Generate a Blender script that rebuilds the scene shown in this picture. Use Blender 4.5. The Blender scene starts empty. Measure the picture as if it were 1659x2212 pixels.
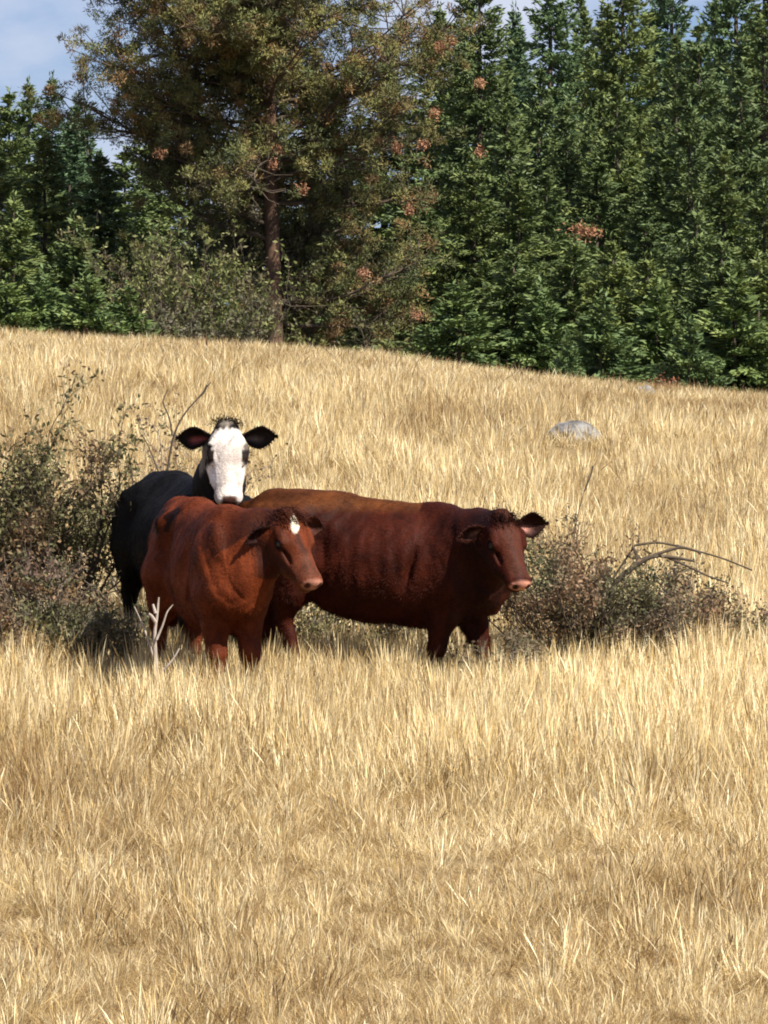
import bpy, math, random
import numpy as np
from mathutils import Vector, Matrix

random.seed(7)
RNG = np.random.default_rng(7)
C = bpy.context.scene.collection
scene = bpy.context.scene
R = math.radians

# ------------------------------------------------------------------ camera, world, sun, exposure
cam_d = bpy.data.cameras.new('camera')
cam = bpy.data.objects.new('camera', cam_d)
C.objects.link(cam)
cam.location = (0, 0, 0)
cam.rotation_euler = (R(90), 0, 0)
cam_d.sensor_fit = 'HORIZONTAL'
cam_d.sensor_width = 36
cam_d.lens = 36 * 7250 / 768
cam_d.clip_start = 0.5
cam_d.clip_end = 6000
scene.camera = cam
SUN = Vector((0.50, -0.46, 0.74)).normalized()
world = bpy.data.worlds.new('World')
scene.world = world
world.use_nodes = True
wn = world.node_tree
wn.nodes.clear()
w_out = wn.nodes.new('ShaderNodeOutputWorld')
w_bg = wn.nodes.new('ShaderNodeBackground')
w_bg.inputs['Strength'].default_value = 0.05
sky = wn.nodes.new('ShaderNodeTexSky')
sky.sky_type = 'NISHITA'
sky.sun_disc = False
sky.sun_elevation = math.asin(SUN.z)
sky.sun_rotation = math.atan2(SUN.x, SUN.y)
sky.altitude = 1200
sky.air_density = 1.0
sky.dust_density = 0.3
sky.ozone_density = 2.5
w_tc = wn.nodes.new('ShaderNodeTexCoord')
w_map = wn.nodes.new('ShaderNodeMapping')
w_map.inputs['Scale'].default_value = (1.0, 1.0, 2.2)
w_map.inputs['Location'].default_value = (0.35, 0.1, 0.0)
w_no = wn.nodes.new('ShaderNodeTexNoise')
w_no.inputs['Scale'].default_value = 9.0
w_no.inputs['Detail'].default_value = 7
w_no.inputs['Roughness'].default_value = 0.55
w_rmp = wn.nodes.new('ShaderNodeValToRGB')
w_rmp.color_ramp.elements[0].position = 0.44
w_rmp.color_ramp.elements[1].position = 0.62
w_mix = wn.nodes.new('ShaderNodeMix')
w_mix.data_type = 'RGBA'
w_mix.inputs[7].default_value = (7.6, 8.2, 9.8, 1)
w_blu = wn.nodes.new('ShaderNodeMix')
w_blu.data_type = 'RGBA'
w_blu.blend_type = 'MULTIPLY'
w_blu.inputs[0].default_value = 1.0
w_blu.inputs[7].default_value = (0.50, 0.66, 1.0, 1)
wl = wn.links.new
wl(w_tc.outputs['Generated'], w_map.inputs[0])
wl(w_map.outputs[0], w_no.inputs['Vector'])
wl(w_no.outputs['Fac'], w_rmp.inputs[0])
wl(w_rmp.outputs[0], w_mix.inputs[0])
wl(sky.outputs[0], w_blu.inputs[6])
wl(w_blu.outputs[2], w_mix.inputs[6])
wl(w_mix.outputs[2], w_bg.inputs['Color'])
wl(w_bg.outputs[0], w_out.inputs[0])
sun_d = bpy.data.lights.new('sun', 'SUN')
sun_d.energy = 5.0
sun_d.angle = R(0.5)
sun_d.color = (1.0, 0.94, 0.84)
sun = bpy.data.objects.new('sun', sun_d)
sun.rotation_euler = SUN.to_track_quat('Z', 'Y').to_euler()
sun.location = (20, -20, 40)
C.objects.link(sun)
scene.view_settings.view_transform = 'Standard'
scene.view_settings.look = 'None'
scene.view_settings.exposure = 0.86
scene.view_settings.gamma = 1.0
scene.view_settings.use_curve_mapping = False
scene.cycles.filter_width = 1.9
scene.cycles.max_bounces = 5
scene.cycles.diffuse_bounces = 2
scene.cycles.transmission_bounces = 2

# ------------------------------------------------------------------ helpers
FV = 15661.0     # focal length measured in a 1659 px wide view


def P(vx, vy, d):
    return np.array([d * (vx - 829.5) / FV, d, -d * (vy - 1106) / FV])


GY = np.array([-50, 0, 15, 28, 34, 42, 50, 58, 66, 74, 80, 84, 88, 94, 105, 120, 150, 250, 900, 4000.])
GZ = np.array([-1.7, -1.7, -2.55, -2.62, -2.36, -1.92, -1.34, -.50, .40, 1.18, 1.54, 1.69, 1.70, 1.48, .7, -.2, -1.5, -5, -30, -140.])
GM = np.gradient(GZ, GY)
CX = np.array([-60, -12, -4.4, -2.28, -1.22, 0, .9, 1.96, 3.02, 4.4, 12, 60])
CZ = np.array([.7, .55, .25, .16, .074, 0, -.122, -.28, -.37, -.456, -.9, -1.4])


def ground(x, y):
    x = np.asarray(x, float); y = np.asarray(y, float)
    i = np.clip(np.searchsorted(GY, y) - 1, 0, len(GY) - 2)
    h = GY[i + 1] - GY[i]
    t = np.clip((y - GY[i]) / h, 0, 1)
    z = ((2 * t**3 - 3 * t**2 + 1) * GZ[i] + (t**3 - 2 * t**2 + t) * h * GM[i]
         + (-2 * t**3 + 3 * t**2) * GZ[i + 1] + (t**3 - t**2) * h * GM[i + 1])
    w = np.clip((y - 38) / 45, 0, 1)
    z = z + w * np.interp(x, CX, CZ)
    z = z + 0.03 * np.sin(x * 1.3 + y * .7) * np.sin(y * .9 - x * .4) + 0.015 * np.sin(x * 3.1 - y * 1.7)
    return z


def G(vx, vy, y0=31, y1=84):
    ys = np.linspace(y0, y1, 1600)
    p = P(vx, vy, ys)
    g = ground(p[0], ys)
    k = np.nonzero(p[2] <= g)[0]
    y = ys[k[0]] if len(k) else y1
    x = y * (vx - 829.5) / FV
    return float(x), float(y), float(ground(x, y))


def fnoise(x, y, s, seed=0):
    r = np.random.default_rng(seed)
    o = np.zeros_like(np.asarray(x, float))
    for k in range(7):
        a = r.uniform(0, 2 * math.pi); f = s * r.uniform(.6, 1.9); ph = r.uniform(0, 6.28)
        u = x * math.cos(a) + y * math.sin(a)
        v = -x * math.sin(a) + y * math.cos(a)
        o = o + np.sin(u * f + ph + 1.3 * np.sin(v * f * .7 + ph * 2))
    return o / 7 * 1.7


def mesh_obj(name, V, F, mat, parent=None, smooth=False, col=None, loc=None, smat=None):
    me = bpy.data.meshes.new(name)
    V = np.asarray(V, np.float32)
    if isinstance(F, np.ndarray):
        n, k = F.shape
        me.vertices.add(len(V)); me.vertices.foreach_set('co', V.ravel())
        me.loops.add(n * k); me.loops.foreach_set('vertex_index', F.ravel().astype(np.int32))
        me.polygons.add(n)
        me.polygons.foreach_set('loop_start', np.arange(0, n * k, k, dtype=np.int32))
        me.polygons.foreach_set('loop_total', np.full(n, k, np.int32))
        me.update(calc_edges=True)
    else:
        me.from_pydata([tuple(map(float, v)) for v in V], [], F)
    if smooth:
        me.polygons.foreach_set('use_smooth', np.ones(len(me.polygons), bool))
    if col is not None:
        a = me.color_attributes.new('tone', 'FLOAT_COLOR', 'POINT')
        c = np.ones((len(V), 4), np.float32); c[:, :3] = col
        a.data.foreach_set('color', c.ravel())
    for m in (mat if isinstance(mat, list) else [mat]):
        me.materials.append(m)
    o = bpy.data.objects.new(name, me)
    C.objects.link(o)
    if parent: o.parent = parent
    if loc is not None: o.location = loc
    return o


def empty(name, loc, rz=0.0):
    o = bpy.data.objects.new(name, None)
    o.empty_display_size = .2
    C.objects.link(o); o.location = loc; o.rotation_euler = (0, 0, rz)
    return o


def tag(o, label=None, cat=None, group=None, kind=None):
    if label: o['label'] = label
    if cat: o['category'] = cat
    if group: o['group'] = group
    if kind: o['kind'] = kind
    return o


def copy_tree(o, parent=None):
    c = o.copy(); C.objects.link(c)
    if parent: c.parent = parent
    for ch in [q for q in TREES_CH.get(o.name, [])]:
        d = ch.copy(); C.objects.link(d); d.parent = c
    return c


TREES_CH = {}


class Tubes:
    """collects tapered tubes along polylines into one mesh"""
    def __init__(s, n=5): s.V = []; s.F = []; s.n = n; s.k = 0

    def add(s, pts, rad):
        pts = np.asarray(pts, float); m = len(pts); n = s.n
        rad = np.broadcast_to(rad, (m,))
        t = np.gradient(pts, axis=0); t /= np.linalg.norm(t, axis=1)[:, None] + 1e-9
        ref = np.array([0, 0, 1.]) if abs(t[0][2]) < .8 else np.array([1., 0, 0])
        a = np.cross(t, ref); a /= np.linalg.norm(a, axis=1)[:, None] + 1e-9
        b = np.cross(t, a)
        th = np.arange(n) / n * 2 * math.pi
        ring = (pts[:, None] + rad[:, None, None] * (np.cos(th)[None, :, None] * a[:, None] + np.sin(th)[None, :, None] * b[:, None]))
        s.V.append(ring.reshape(-1, 3))
        i, j = np.meshgrid(np.arange(m - 1), np.arange(n), indexing='ij')
        q = np.stack([i * n + j, i * n + (j + 1) % n, (i + 1) * n + (j + 1) % n, (i + 1) * n + j], -1).reshape(-1, 4) + s.k
        s.F.append(q); s.k += m * n

    def build(s, name, mat, parent=None, smooth=True):
        return mesh_obj(name, np.concatenate(s.V), np.concatenate(s.F), mat, parent, smooth)


def nodes_mat(name, rough=.8):
    m = bpy.data.materials.new(name); m.use_nodes = True
    nt = m.node_tree; b = nt.nodes['Principled BSDF']
    b.inputs['Roughness'].default_value = rough
    return m, nt, b


def add_noise(nt, scale, detail=4, coord='Object', rough=.55, stretch=None):
    tc = nt.nodes.new('ShaderNodeTexCoord'); n = nt.nodes.new('ShaderNodeTexNoise')
    n.inputs['Scale'].default_value = scale; n.inputs['Detail'].default_value = detail
    n.inputs['Roughness'].default_value = rough
    src = tc.outputs[coord]
    if stretch:
        mp = nt.nodes.new('ShaderNodeMapping'); mp.inputs['Scale'].default_value = stretch
        nt.links.new(src, mp.inputs[0]); src = mp.outputs[0]
    nt.links.new(src, n.inputs['Vector'])
    return n


def ramp(nt, src, stops):
    r = nt.nodes.new('ShaderNodeValToRGB'); e = r.color_ramp.elements
    while len(e) < len(stops): e.new(.5)
    for k, (p, c) in enumerate(stops):
        e[k].position = p; e[k].color = (*c, 1) if len(c) == 3 else c
    nt.links.new(src, r.inputs[0]); return r


def mixc(nt, a, b, fac, mode='MULTIPLY'):
    m = nt.nodes.new('ShaderNodeMix'); m.data_type = 'RGBA'; m.blend_type = mode
    for sck, v in ((m.inputs[6], a), (m.inputs[7], b), (m.inputs[0], fac)):
        if isinstance(v, bpy.types.NodeSocket): nt.links.new(v, sck)
        else: sck.default_value = (*v, 1) if isinstance(v, tuple) else v
    return m.outputs[2]


def bump(nt, b, src, strength, dist):
    n = nt.nodes.new('ShaderNodeBump'); n.inputs['Strength'].default_value = strength
    n.inputs['Distance'].default_value = dist
    nt.links.new(src, n.inputs['Height']); nt.links.new(n.outputs[0], b.inputs['Normal'])


def foliage_mat(name, trans=.25, obj_var=.25, rough=.6):
    """colour comes from the 'tone' attribute of each leaf, varied a little per plant"""
    m, nt, b = nodes_mat(name, rough)
    at = nt.nodes.new('ShaderNodeAttribute'); at.attribute_name = 'tone'
    oi = nt.nodes.new('ShaderNodeObjectInfo')
    rp = ramp(nt, oi.outputs['Random'], [(0, (1 - obj_var, 1 - obj_var * .7, 1 - obj_var * .2)), (.5, (1, 1, 1)), (1, (1 + obj_var, 1 + obj_var * .6, 1 - obj_var * .3))])
    col = mixc(nt, at.outputs['Color'], rp.outputs[0], 1.0)
    nt.links.new(col, b.inputs['Base Color'])
    b.inputs['Specular IOR Level'].default_value = .25
    if trans == 0: return m
    tr = nt.nodes.new('ShaderNodeBsdfTranslucent'); ms = nt.nodes.new('ShaderNodeMixShader')
    ms.inputs[0].default_value = trans
    out = nt.nodes['Material Output']
    nt.links.new(col, tr.inputs['Color'])
    nt.links.new(b.outputs[0], ms.inputs[1]); nt.links.new(tr.outputs[0], ms.inputs[2])
    nt.links.new(ms.outputs[0], out.inputs[0])
    return m


def bark_mat(name, c0, c1, scale=6):
    m, nt, b = nodes_mat(name, .9)
    n = add_noise(nt, scale, 6, stretch=(1, 1, .25))
    r = ramp(nt, n.outputs['Fac'], [(.3, c0), (.7, c1)])
    nt.links.new(r.outputs[0], b.inputs['Base Color'])
    bump(nt, b, n.outputs['Fac'], .8, .02)
    return m


# ------------------------------------------------------------------ materials
M_ground, nt, b = nodes_mat('thatch_ground', .95)
n1 = add_noise(nt, .9, 6); n2 = add_noise(nt, 26, 5, stretch=(1, 1, 1))
r1 = ramp(nt, n1.outputs['Fac'], [(.3, (.26, .18, .09)), (.7, (.38, .28, .14))])
r2 = ramp(nt, n2.outputs['Fac'], [(.3, (.55, .5, .45)), (.7, (1.15, 1.15, 1.1))])
nt.links.new(mixc(nt, r1.outputs[0], r2.outputs[0], 1.0), b.inputs['Base Color'])
bump(nt, b, n2.outputs['Fac'], 1, .05)

# straw: colour from the blade's own tone and from the tuft's tint
M_straw, nt, b = nodes_mat('dry_straw', .55)
at = nt.nodes.new('ShaderNodeAttribute'); at.attribute_name = 'tone'
ti = nt.nodes.new('ShaderNodeAttribute'); ti.attribute_name = 'tint'; ti.attribute_type = 'INSTANCER'
trmp = ramp(nt, ti.outputs['Fac'], [(0, (.58, .48, .37)), (.5, (.96, .92, .84)), (1, (1.3, 1.3, 1.3))])
col = mixc(nt, at.outputs['Color'], trmp.outputs[0], 1.0)
nt.links.new(col, b.inputs['Base Color'])
b.inputs['Specular IOR Level'].default_value = .3
trn = nt.nodes.new('ShaderNodeBsdfTranslucent'); ms = nt.nodes.new('ShaderNodeMixShader'); ms.inputs[0].default_value = .25
nt.links.new(col, trn.inputs['Color']); nt.links.new(b.outputs[0], ms.inputs[1]); nt.links.new(trn.outputs[0], ms.inputs[2])
nt.links.new(ms.outputs[0], nt.nodes['Material Output'].inputs[0])

M_fir = foliage_mat('fir_needles', 0, .15)
M_pine = foliage_mat('pine_needles', 0, 0)
M_leaf = foliage_mat('shrub_leaves', .25, .12)
M_firbark = bark_mat('fir_bark', (.05, .035, .025), (.11, .08, .06))
M_pinebark = bark_mat('pine_bark', (.04, .024, .016), (.14, .075, .042), 3.5)
M_twig = bark_mat('shrub_bark', (.12, .09, .07), (.30, .24, .19), 9)
M_darktwig = bark_mat('dark_twig_bark', (.04, .03, .022), (.11, .08, .05), 9)
M_bleach = bark_mat('bleached_wood', (.20, .15, .11), (.50, .43, .36), 26)
M_rock, nt, b = nodes_mat('grey_lichen_rock', .9)
n1 = add_noise(nt, 7, 8); r1 = ramp(nt, n1.outputs['Fac'], [(.35, (.07, .065, .06)), (.5, (.17, .165, .16)), (.65, (.30, .295, .28))])
nt.links.new(r1.outputs[0], b.inputs['Base Color']); bump(nt, b, n1.outputs['Fac'], .9, .05)


def coat_mat(name, mott=.50, spec=.09, rough=.6):
    m, nt, b = nodes_mat(name, rough)
    at = nt.nodes.new('ShaderNodeAttribute'); at.attribute_name = 'tone'
    n1 = add_noise(nt, 5.5, 5, rough=.6, stretch=(1, 1, .7)); n2 = add_noise(nt, 90, 3, stretch=(.35, 1, 1))
    r1 = ramp(nt, n1.outputs['Fac'], [(.3, (1 - mott, 1 - mott * 1.1, 1 - mott * 1.1)), (.7, (1 + mott, 1 + mott, 1 + mott * .9))])
    r2 = ramp(nt, n2.outputs['Fac'], [(.3, (.72, .70, .70)), (.7, (1.25, 1.22, 1.2))])
    c = mixc(nt, mixc(nt, at.outputs['Color'], r1.outputs[0], 1.0), r2.outputs[0], 1.0)
    nt.links.new(c, b.inputs['Base Color'])
    b.inputs['Specular IOR Level'].default_value = spec
    b.inputs['Sheen Weight'].default_value = .0
    b.inputs['Sheen Roughness'].default_value = .4
    bp = nt.nodes.new('ShaderNodeBump'); bp.inputs['Strength'].default_value = .55; bp.inputs['Distance'].default_value = .02
    n3 = add_noise(nt, 14, 5, rough=.65)
    nt.links.new(n3.outputs['Fac'], bp.inputs['Height'])
    bp2 = nt.nodes.new('ShaderNodeBump'); bp2.inputs['Strength'].default_value = .5; bp2.inputs['Distance'].default_value = .006
    nt.links.new(n2.outputs['Fac'], bp2.inputs['Height']); nt.links.new(bp.outputs[0], bp2.inputs['Normal'])
    nt.links.new(bp2.outputs[0], b.inputs['Normal'])
    return m


M_coat = coat_mat('cow_coat')
M_eye, nt, b = nodes_mat('cow_eye', .3); b.inputs['Base Color'].default_value = (.012, .008, .006, 1)

# ------------------------------------------------------------------ ground
def build_ground():
    xs = np.concatenate([-np.geomspace(3000, 12, 26), np.linspace(-11, 11, 111), np.geomspace(12, 3000, 26)])
    ys = np.concatenate([np.linspace(-40, 26, 14), np.linspace(28, 100, 241), np.geomspace(103, 3800, 40)])
    X, Y = np.meshgrid(xs, ys, indexing='ij')
    Z = ground(X, Y)
    V = np.stack([X, Y, Z], -1).reshape(-1, 3)
    n = len(ys)
    i, j = np.meshgrid(np.arange(len(xs) - 1), np.arange(n - 1), indexing='ij')
    F = np.stack([i * n + j, (i + 1) * n + j, (i + 1) * n + j + 1, i * n + j + 1], -1).reshape(-1, 4)
    o = mesh_obj('ground', V, F, M_ground, smooth=True)
    tag(o, kind='structure', label='pale dry grass hillside rising to a crest below the trees')


build_ground()

# ------------------------------------------------------------------ grass
PROTO = bpy.data.collections.new('grass_tufts')     # source tufts, instanced only by the grass


def tuft(name, nb, h0, h1, rad, lean, w, seed, head=.5, curl=.35, cols=None):
    r = np.random.default_rng(seed)
    V = []; F = []; K = []
    k = 0
    cols = cols or [(.50, .37, .18), (.62, .49, .27), (.42, .29, .12), (.70, .59, .36), (.34, .22, .09)]
    for q in range(nb):
        a = r.uniform(0, 6.28); rr = rad * math.sqrt(r.uniform())
        base = np.array([math.cos(a) * rr, math.sin(a) * rr, -.02])
        h = r.uniform(h0, h1)
        la = a + r.normal(0, .8); ln = abs(r.normal(0, lean)) + .03
        d = np.array([math.cos(la), math.sin(la), 0])
        wa = r.uniform(0, 6.28); wd = np.array([math.cos(wa), math.sin(wa), 0])
        ww = w * r.uniform(.6, 1.3)
        n = 4
        c = np.array(cols[r.integers(len(cols))]) * r.uniform(.85, 1.12)
        hd = r.uniform() < head
        prof = [1, .8, .6, 1.5, .1] if hd else [1, .95, .75, .45, .05]
        for s in range(n + 1):
            t = s / n
            p = base + d * (ln * h * t + curl * h * t * t * (ln + .1)) + np.array([0, 0, h * (t - .35 * ln * t * t)])
            V += [p - wd * ww * prof[s] / 2, p + wd * ww * prof[s] / 2]
            cc = c * (1.12 if hd and t > .6 else (0.88 if t < .2 else 1))
            K += [cc, cc]
        for s in range(n):
            b = k + 2 * s
            F.append((b, b + 1, b + 3, b + 2))
        k += 2 * (n + 1)
    o = mesh_obj(name, np.array(V), np.array(F), M_straw, col=np.array(K))
    C.objects.unlink(o); PROTO.objects.link(o)
    return o


pale = [(.69, .555, .30), (.77, .655, .40), (.56, .42, .19), (.80, .72, .50), (.30, .19, .08)]
dull = [(.50, .36, .16), (.60, .46, .22), (.22, .13, .06), (.71, .58, .33), (.47, .32, .13)]
for k in range(4): tuft('tuft_a%d' % k, 38, .24, .50, .08, .17, .0044, 10 + k, .6, .4, pale)     # tall
for k in range(4): tuft('tuft_b%d' % k, 38, .11, .28, .10, .40, .0045, 20 + k, .3, .6, pale)     # medium
for k in range(4): tuft('tuft_c%d' % k, 40, .05, .20, .12, 1.0, .0048, 30 + k, .1, .9, dull)    # matted

for k in range(4): tuft('tuft_d%d' % k, 9, .14, .40, .05, .30, .0075, 40 + k, .7, .3, [(.17, .11, .06), (.24, .15, .08), (.12, .08, .05)])   # brown weeds


def grass(name, pts, label):
    """pts: x, y, class(0..2), scale, tint"""
    x, y, cl, sc, ti = pts
    n = len(x)
    z = ground(x, y)
    me = bpy.data.meshes.new(name)
    me.vertices.add(n)
    me.vertices.foreach_set('co', np.stack([x, y, z], -1).astype(np.float32).ravel())
    def attr(nm, ty, v):
        a = me.attributes.new(nm, ty, 'POINT')
        a.data.foreach_set('vector' if ty == 'FLOAT_VECTOR' else 'value', v.ravel())
    rot = np.zeros((n, 3), np.float32)
    rot[:, 0] = RNG.normal(0, .10, n); rot[:, 1] = RNG.normal(0.03, .10, n); rot[:, 2] = RNG.uniform(0, 6.28, n)
    attr('rot', 'FLOAT_VECTOR', rot)
    s3 = np.stack([sc ** .5, sc ** .5, sc], -1).astype(np.float32)
    attr('scl', 'FLOAT_VECTOR', s3)
    attr('idx', 'INT', (cl * 4 + RNG.integers(0, 4, n)).astype(np.int32))
    attr('tint', 'FLOAT', ti.astype(np.float32))
    o = bpy.data.objects.new(name, me); C.objects.link(o)
    ng = bpy.data.node_groups.new(name, 'GeometryNodeTree')
    ng.interface.new_socket('Geometry', in_out='INPUT', socket_type='NodeSocketGeometry')
    ng.interface.new_socket('Geometry', in_out='OUTPUT', socket_type='NodeSocketGeometry')
    N = ng.nodes.new; L = ng.links.new
    gi = N('NodeGroupInput'); go = N('NodeGroupOutput')
    ci = N('GeometryNodeCollectionInfo'); ci.inputs['Collection'].default_value = PROTO
    ci.inputs['Separate Children'].default_value = True; ci.inputs['Reset Children'].default_value = True
    ip = N('GeometryNodeInstanceOnPoints'); ip.inputs['Pick Instance'].default_value = True
    def na(nm, ty):
        a = N('GeometryNodeInputNamedAttribute'); a.data_type = ty; a.inputs[0].default_value = nm
        return a.outputs['Attribute']
    L(gi.outputs[0], ip.inputs['Points']); L(ci.outputs[0], ip.inputs['Instance'])
    L(na('idx', 'INT'), ip.inputs['Instance Index'])
    e2r = N('FunctionNodeEulerToRotation'); L(na('rot', 'FLOAT_VECTOR'), e2r.inputs[0]); L(e2r.outputs[0], ip.inputs['Rotation'])
    L(na('scl', 'FLOAT_VECTOR'), ip.inputs['Scale'])
    L(ip.outputs[0], go.inputs[0])
    md = o.modifiers.new('scatter', 'NODES'); md.node_group = ng
    me.materials.append(M_straw)
    tag(o, label, 'grass', kind='stuff')
    return o


def scatter(y0, y1, dens, half0, half1):
    hw = max(half0, half1)
    n = int(dens * (y1 - y0) * 2 * hw)
    y = RNG.uniform(y0, y1, n); x = RNG.uniform(-hw, hw, n)
    t = (y - y0) / (y1 - y0)
    k = np.abs(x) < half0 + (half1 - half0) * t
    return x[k], y[k]


def sm(a, b, v): t = np.clip((v - a) / (b - a), 0, 1); return t * t * (3 - 2 * t)


x, y = scatter(32.5, 91, 120, 3.6, 7.2)
for rvx, rvy, rw in ((1243, 975, .34), (1392, 880, .2)):
    rx_, ry_, _ = G(rvx, rvy); kp = ~((np.abs(x - rx_) < rw) & (y < ry_ + .25) & (y > ry_ - 1.5)); x = x[kp]; y = y[kp]
vx = 829.5 + x / y * FV
vy = 1106 - ground(x, y) / y * FV
n1 = fnoise(x, y, 1.3, 3); n2 = fnoise(x, y, 5.0, 4); n3 = fnoise(x, y * .35, 2.0, 6)
# how tall the grass stands
tall = sm(43.5 - .05 * (vx - 829) / 10 , 46.2, y) * (1 - sm(53, 57, y))
tall *= 1 - .75 * sm(520, 300, vx) * sm(47.6, 46.6, y)
hill = sm(54, 58, y)
u = RNG.uniform(size=len(x))
cl = np.where(u < .15 + .75 * tall + .10 * (n1 > .3), 0, np.where(u < .72 + .1 * n1, 1, 2))
cl = np.where((hill > .5), np.where(u < .18 + .15 * n1, 0, np.where(u < .85, 1, 2)), cl)
cl = np.where((y > 74), np.where(u < .75, 1, 2), cl)
sc_near = 1 - .16 * ((y > 47.4) & (y < 52.6) & (vx < 1480) & (vx > 60))
fg = sm(45.2, 43.8, y)
u2 = RNG.uniform(size=len(x))
cl = np.where(fg > .5, np.where(u2 < .08 + .10 * (n2 > .4), 0, np.where(u2 < .46 + .25 * n2, 1, 2)), cl)
sc = RNG.uniform(.70, 1.25, len(x)) * (1 + .12 * n2) * (1 - .35 * sm(43.5, 40, y) * (n3 > -.1))
sc = np.where(y > 60, sc * .72, sc)
sc *= sc_near
sc *= 1 - .38 * (1 - tall) * (y < 46)
ti = .46 + .17 * n1 + .13 * n2 + .1 * n3 + RNG.normal(0, .19, len(x))
ti += .20 * tall * sm(700, 1100, vx) + .05 * hill
ti -= .02 * sm(45, 42, y)
ti -= .10 * (fnoise(x, y * .6, 9.0, 77) > .55)
# browner bands seen on the hillside and at the left of the foreground
def band(cx, cy, rx, ry, amt):
    global ti
    gx, gy = cx, cy
    ti = ti - amt * np.exp(-((vx - gx) / rx) ** 2 - ((vy - gy) / ry) ** 2)
band(1000, 925, 230, 22, .55); band(1560, 895, 170, 14, .45); band(1390, 862, 60, 14, .35); band(1150, 880, 200, 10, .3); band(60, 1730, 190, 38, .5)
band(1500, 1950, 260, 70, .22); band(850, 2050, 200, 50, .16); band(60, 950, 120, 60, .12)
kp = RNG.uniform(size=len(x)) > .25 * (n2 < -.15) * (1 - .6 * tall)
x, y, cl, sc, ti = x[kp], y[kp], cl[kp], sc[kp], ti[kp]
cl = np.where(RNG.uniform(size=len(x)) < .018 + .03 * (fnoise(x, y, 2.2, 88) > .6), 3, cl)
grass('dry_grass', (x, y, cl, sc, np.clip(ti, 0, 1)), 'dry straw-coloured pasture grass covering the whole hillside')

# ------------------------------------------------------------------ cows: implicit surface, one continuous mesh each
def surface_nets(Fv, org, h):
    ins = Fv < 0
    nx, ny, nz = Fv.shape
    cs = (nx - 1, ny - 1, nz - 1)
    acc = np.zeros(cs + (3,), np.float32); cnt = np.zeros(cs, np.float32)
    corners = [(0, 0, 0), (1, 0, 0), (0, 1, 0), (1, 1, 0), (0, 0, 1), (1, 0, 1), (0, 1, 1), (1, 1, 1)]
    def sl(a, c): return a[c[0]:c[0] + cs[0], c[1]:c[1] + cs[1], c[2]:c[2] + cs[2]]
    for a in range(8):
        for ax in range(3):
            ca = corners[a]
            if ca[ax]: continue
            cb = list(ca); cb[ax] = 1
            A = sl(Fv, ca); B = sl(Fv, cb)
            cr = (A < 0) != (B < 0)
            t = np.where(cr, A / np.where(cr, A - B, 1), 0)
            for q in range(3):
                acc[..., q] += np.where(cr, ca[q] + (t if q == ax else 0), 0)
            cnt += cr
    act = cnt > 0
    idx = np.full(cs, -1, np.int64); ii = np.argwhere(act); idx[act] = np.arange(len(ii))
    V = (ii + acc[act] / cnt[act][:, None]) * h + org
    faces = []
    for ax in range(3):
        o1, o2 = [(1, 2), (2, 0), (0, 1)][ax]
        s0 = [slice(1, -1)] * 3; s0[ax] = slice(0, -1)
        s1 = [slice(1, -1)] * 3; s1[ax] = slice(1, None)
        a = ins[tuple(s0)]; b_ = ins[tuple(s1)]
        e = np.argwhere(a != b_)
        sgn = a[a != b_]
        e[:, o1] += 1; e[:, o2] += 1
        def cell(d1, d2):
            c = e.copy(); c[:, o1] += d1; c[:, o2] += d2
            return idx[c[:, 0], c[:, 1], c[:, 2]]
        q = np.stack([cell(-1, -1), cell(0, -1), cell(0, 0), cell(-1, 0)], -1)
        q[~sgn] = q[~sgn][:, ::-1]
        faces.append(q)
    return V, np.concatenate(faces)


class SDF:
    def __init__(s, lo, hi, h):
        s.h = h; s.lo = np.array(lo, float)
        s.n = np.ceil((np.array(hi) - lo) / h).astype(int) + 1
        s.F = np.full(tuple(s.n), 1.0, np.float32)

    def region(s, lo, hi):
        a = np.clip(np.floor((lo - s.lo) / s.h).astype(int), 0, s.n); b = np.clip(np.ceil((hi - s.lo) / s.h).astype(int) + 1, 0, s.n)
        ax = [s.lo[i] + np.arange(a[i], b[i]) * s.h for i in range(3)]
        X, Y, Z = np.meshgrid(*ax, indexing='ij')
        return tuple(slice(a[i], b[i]) for i in range(3)), np.stack([X, Y, Z], -1)

    def join(s, reg, d, k, sub=False):
        A = s.F[reg]
        if sub:
            d = -d; hh = np.clip(.5 - .5 * (d - A) / k * 1.0, 0, 1)   # smooth max(A, -d)
            hh = np.clip(.5 + .5 * (d - A) / k, 0, 1)
            s.F[reg] = A * (1 - hh) + d * hh + k * hh * (1 - hh)
        else:
            hh = np.clip(.5 + .5 * (d - A) / k, 0, 1)
            s.F[reg] = d * (1 - hh) + A * hh - k * hh * (1 - hh)

    def cone(s, a, b, ra, rb, k=.05, sub=False):
        a = np.array(a, float); b = np.array(b, float); m = max(ra, rb) + .1 + k
        reg, p = s.region(np.minimum(a, b) - m, np.maximum(a, b) + m)
        ab = b - a; t = np.clip(((p - a) @ ab) / (ab @ ab), 0, 1)
        d = np.linalg.norm(p - a - t[..., None] * ab, axis=-1) - (ra + (rb - ra) * t)
        s.join(reg, d, k, sub)

    def ell(s, c, r, k=.05, rot=None, sub=False):
        c = np.array(c, float); r = np.array(r, float); m = max(r) + .12 + k
        reg, p = s.region(c - m, c + m)
        q = p - c
        if rot is not None: q = q @ rot
        k0 = np.linalg.norm(q / r, axis=-1); k1 = np.linalg.norm(q / r**2, axis=-1) + 1e-6
        s.join(reg, k0 * (k0 - 1) / k1, k, sub)


def rot_y(a):   # tilts forward (x towards -z for positive a)
    c, s_ = math.cos(a), math.sin(a)
    return np.array([[c, 0, s_], [0, 1, 0], [-s_, 0, c]])


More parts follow.
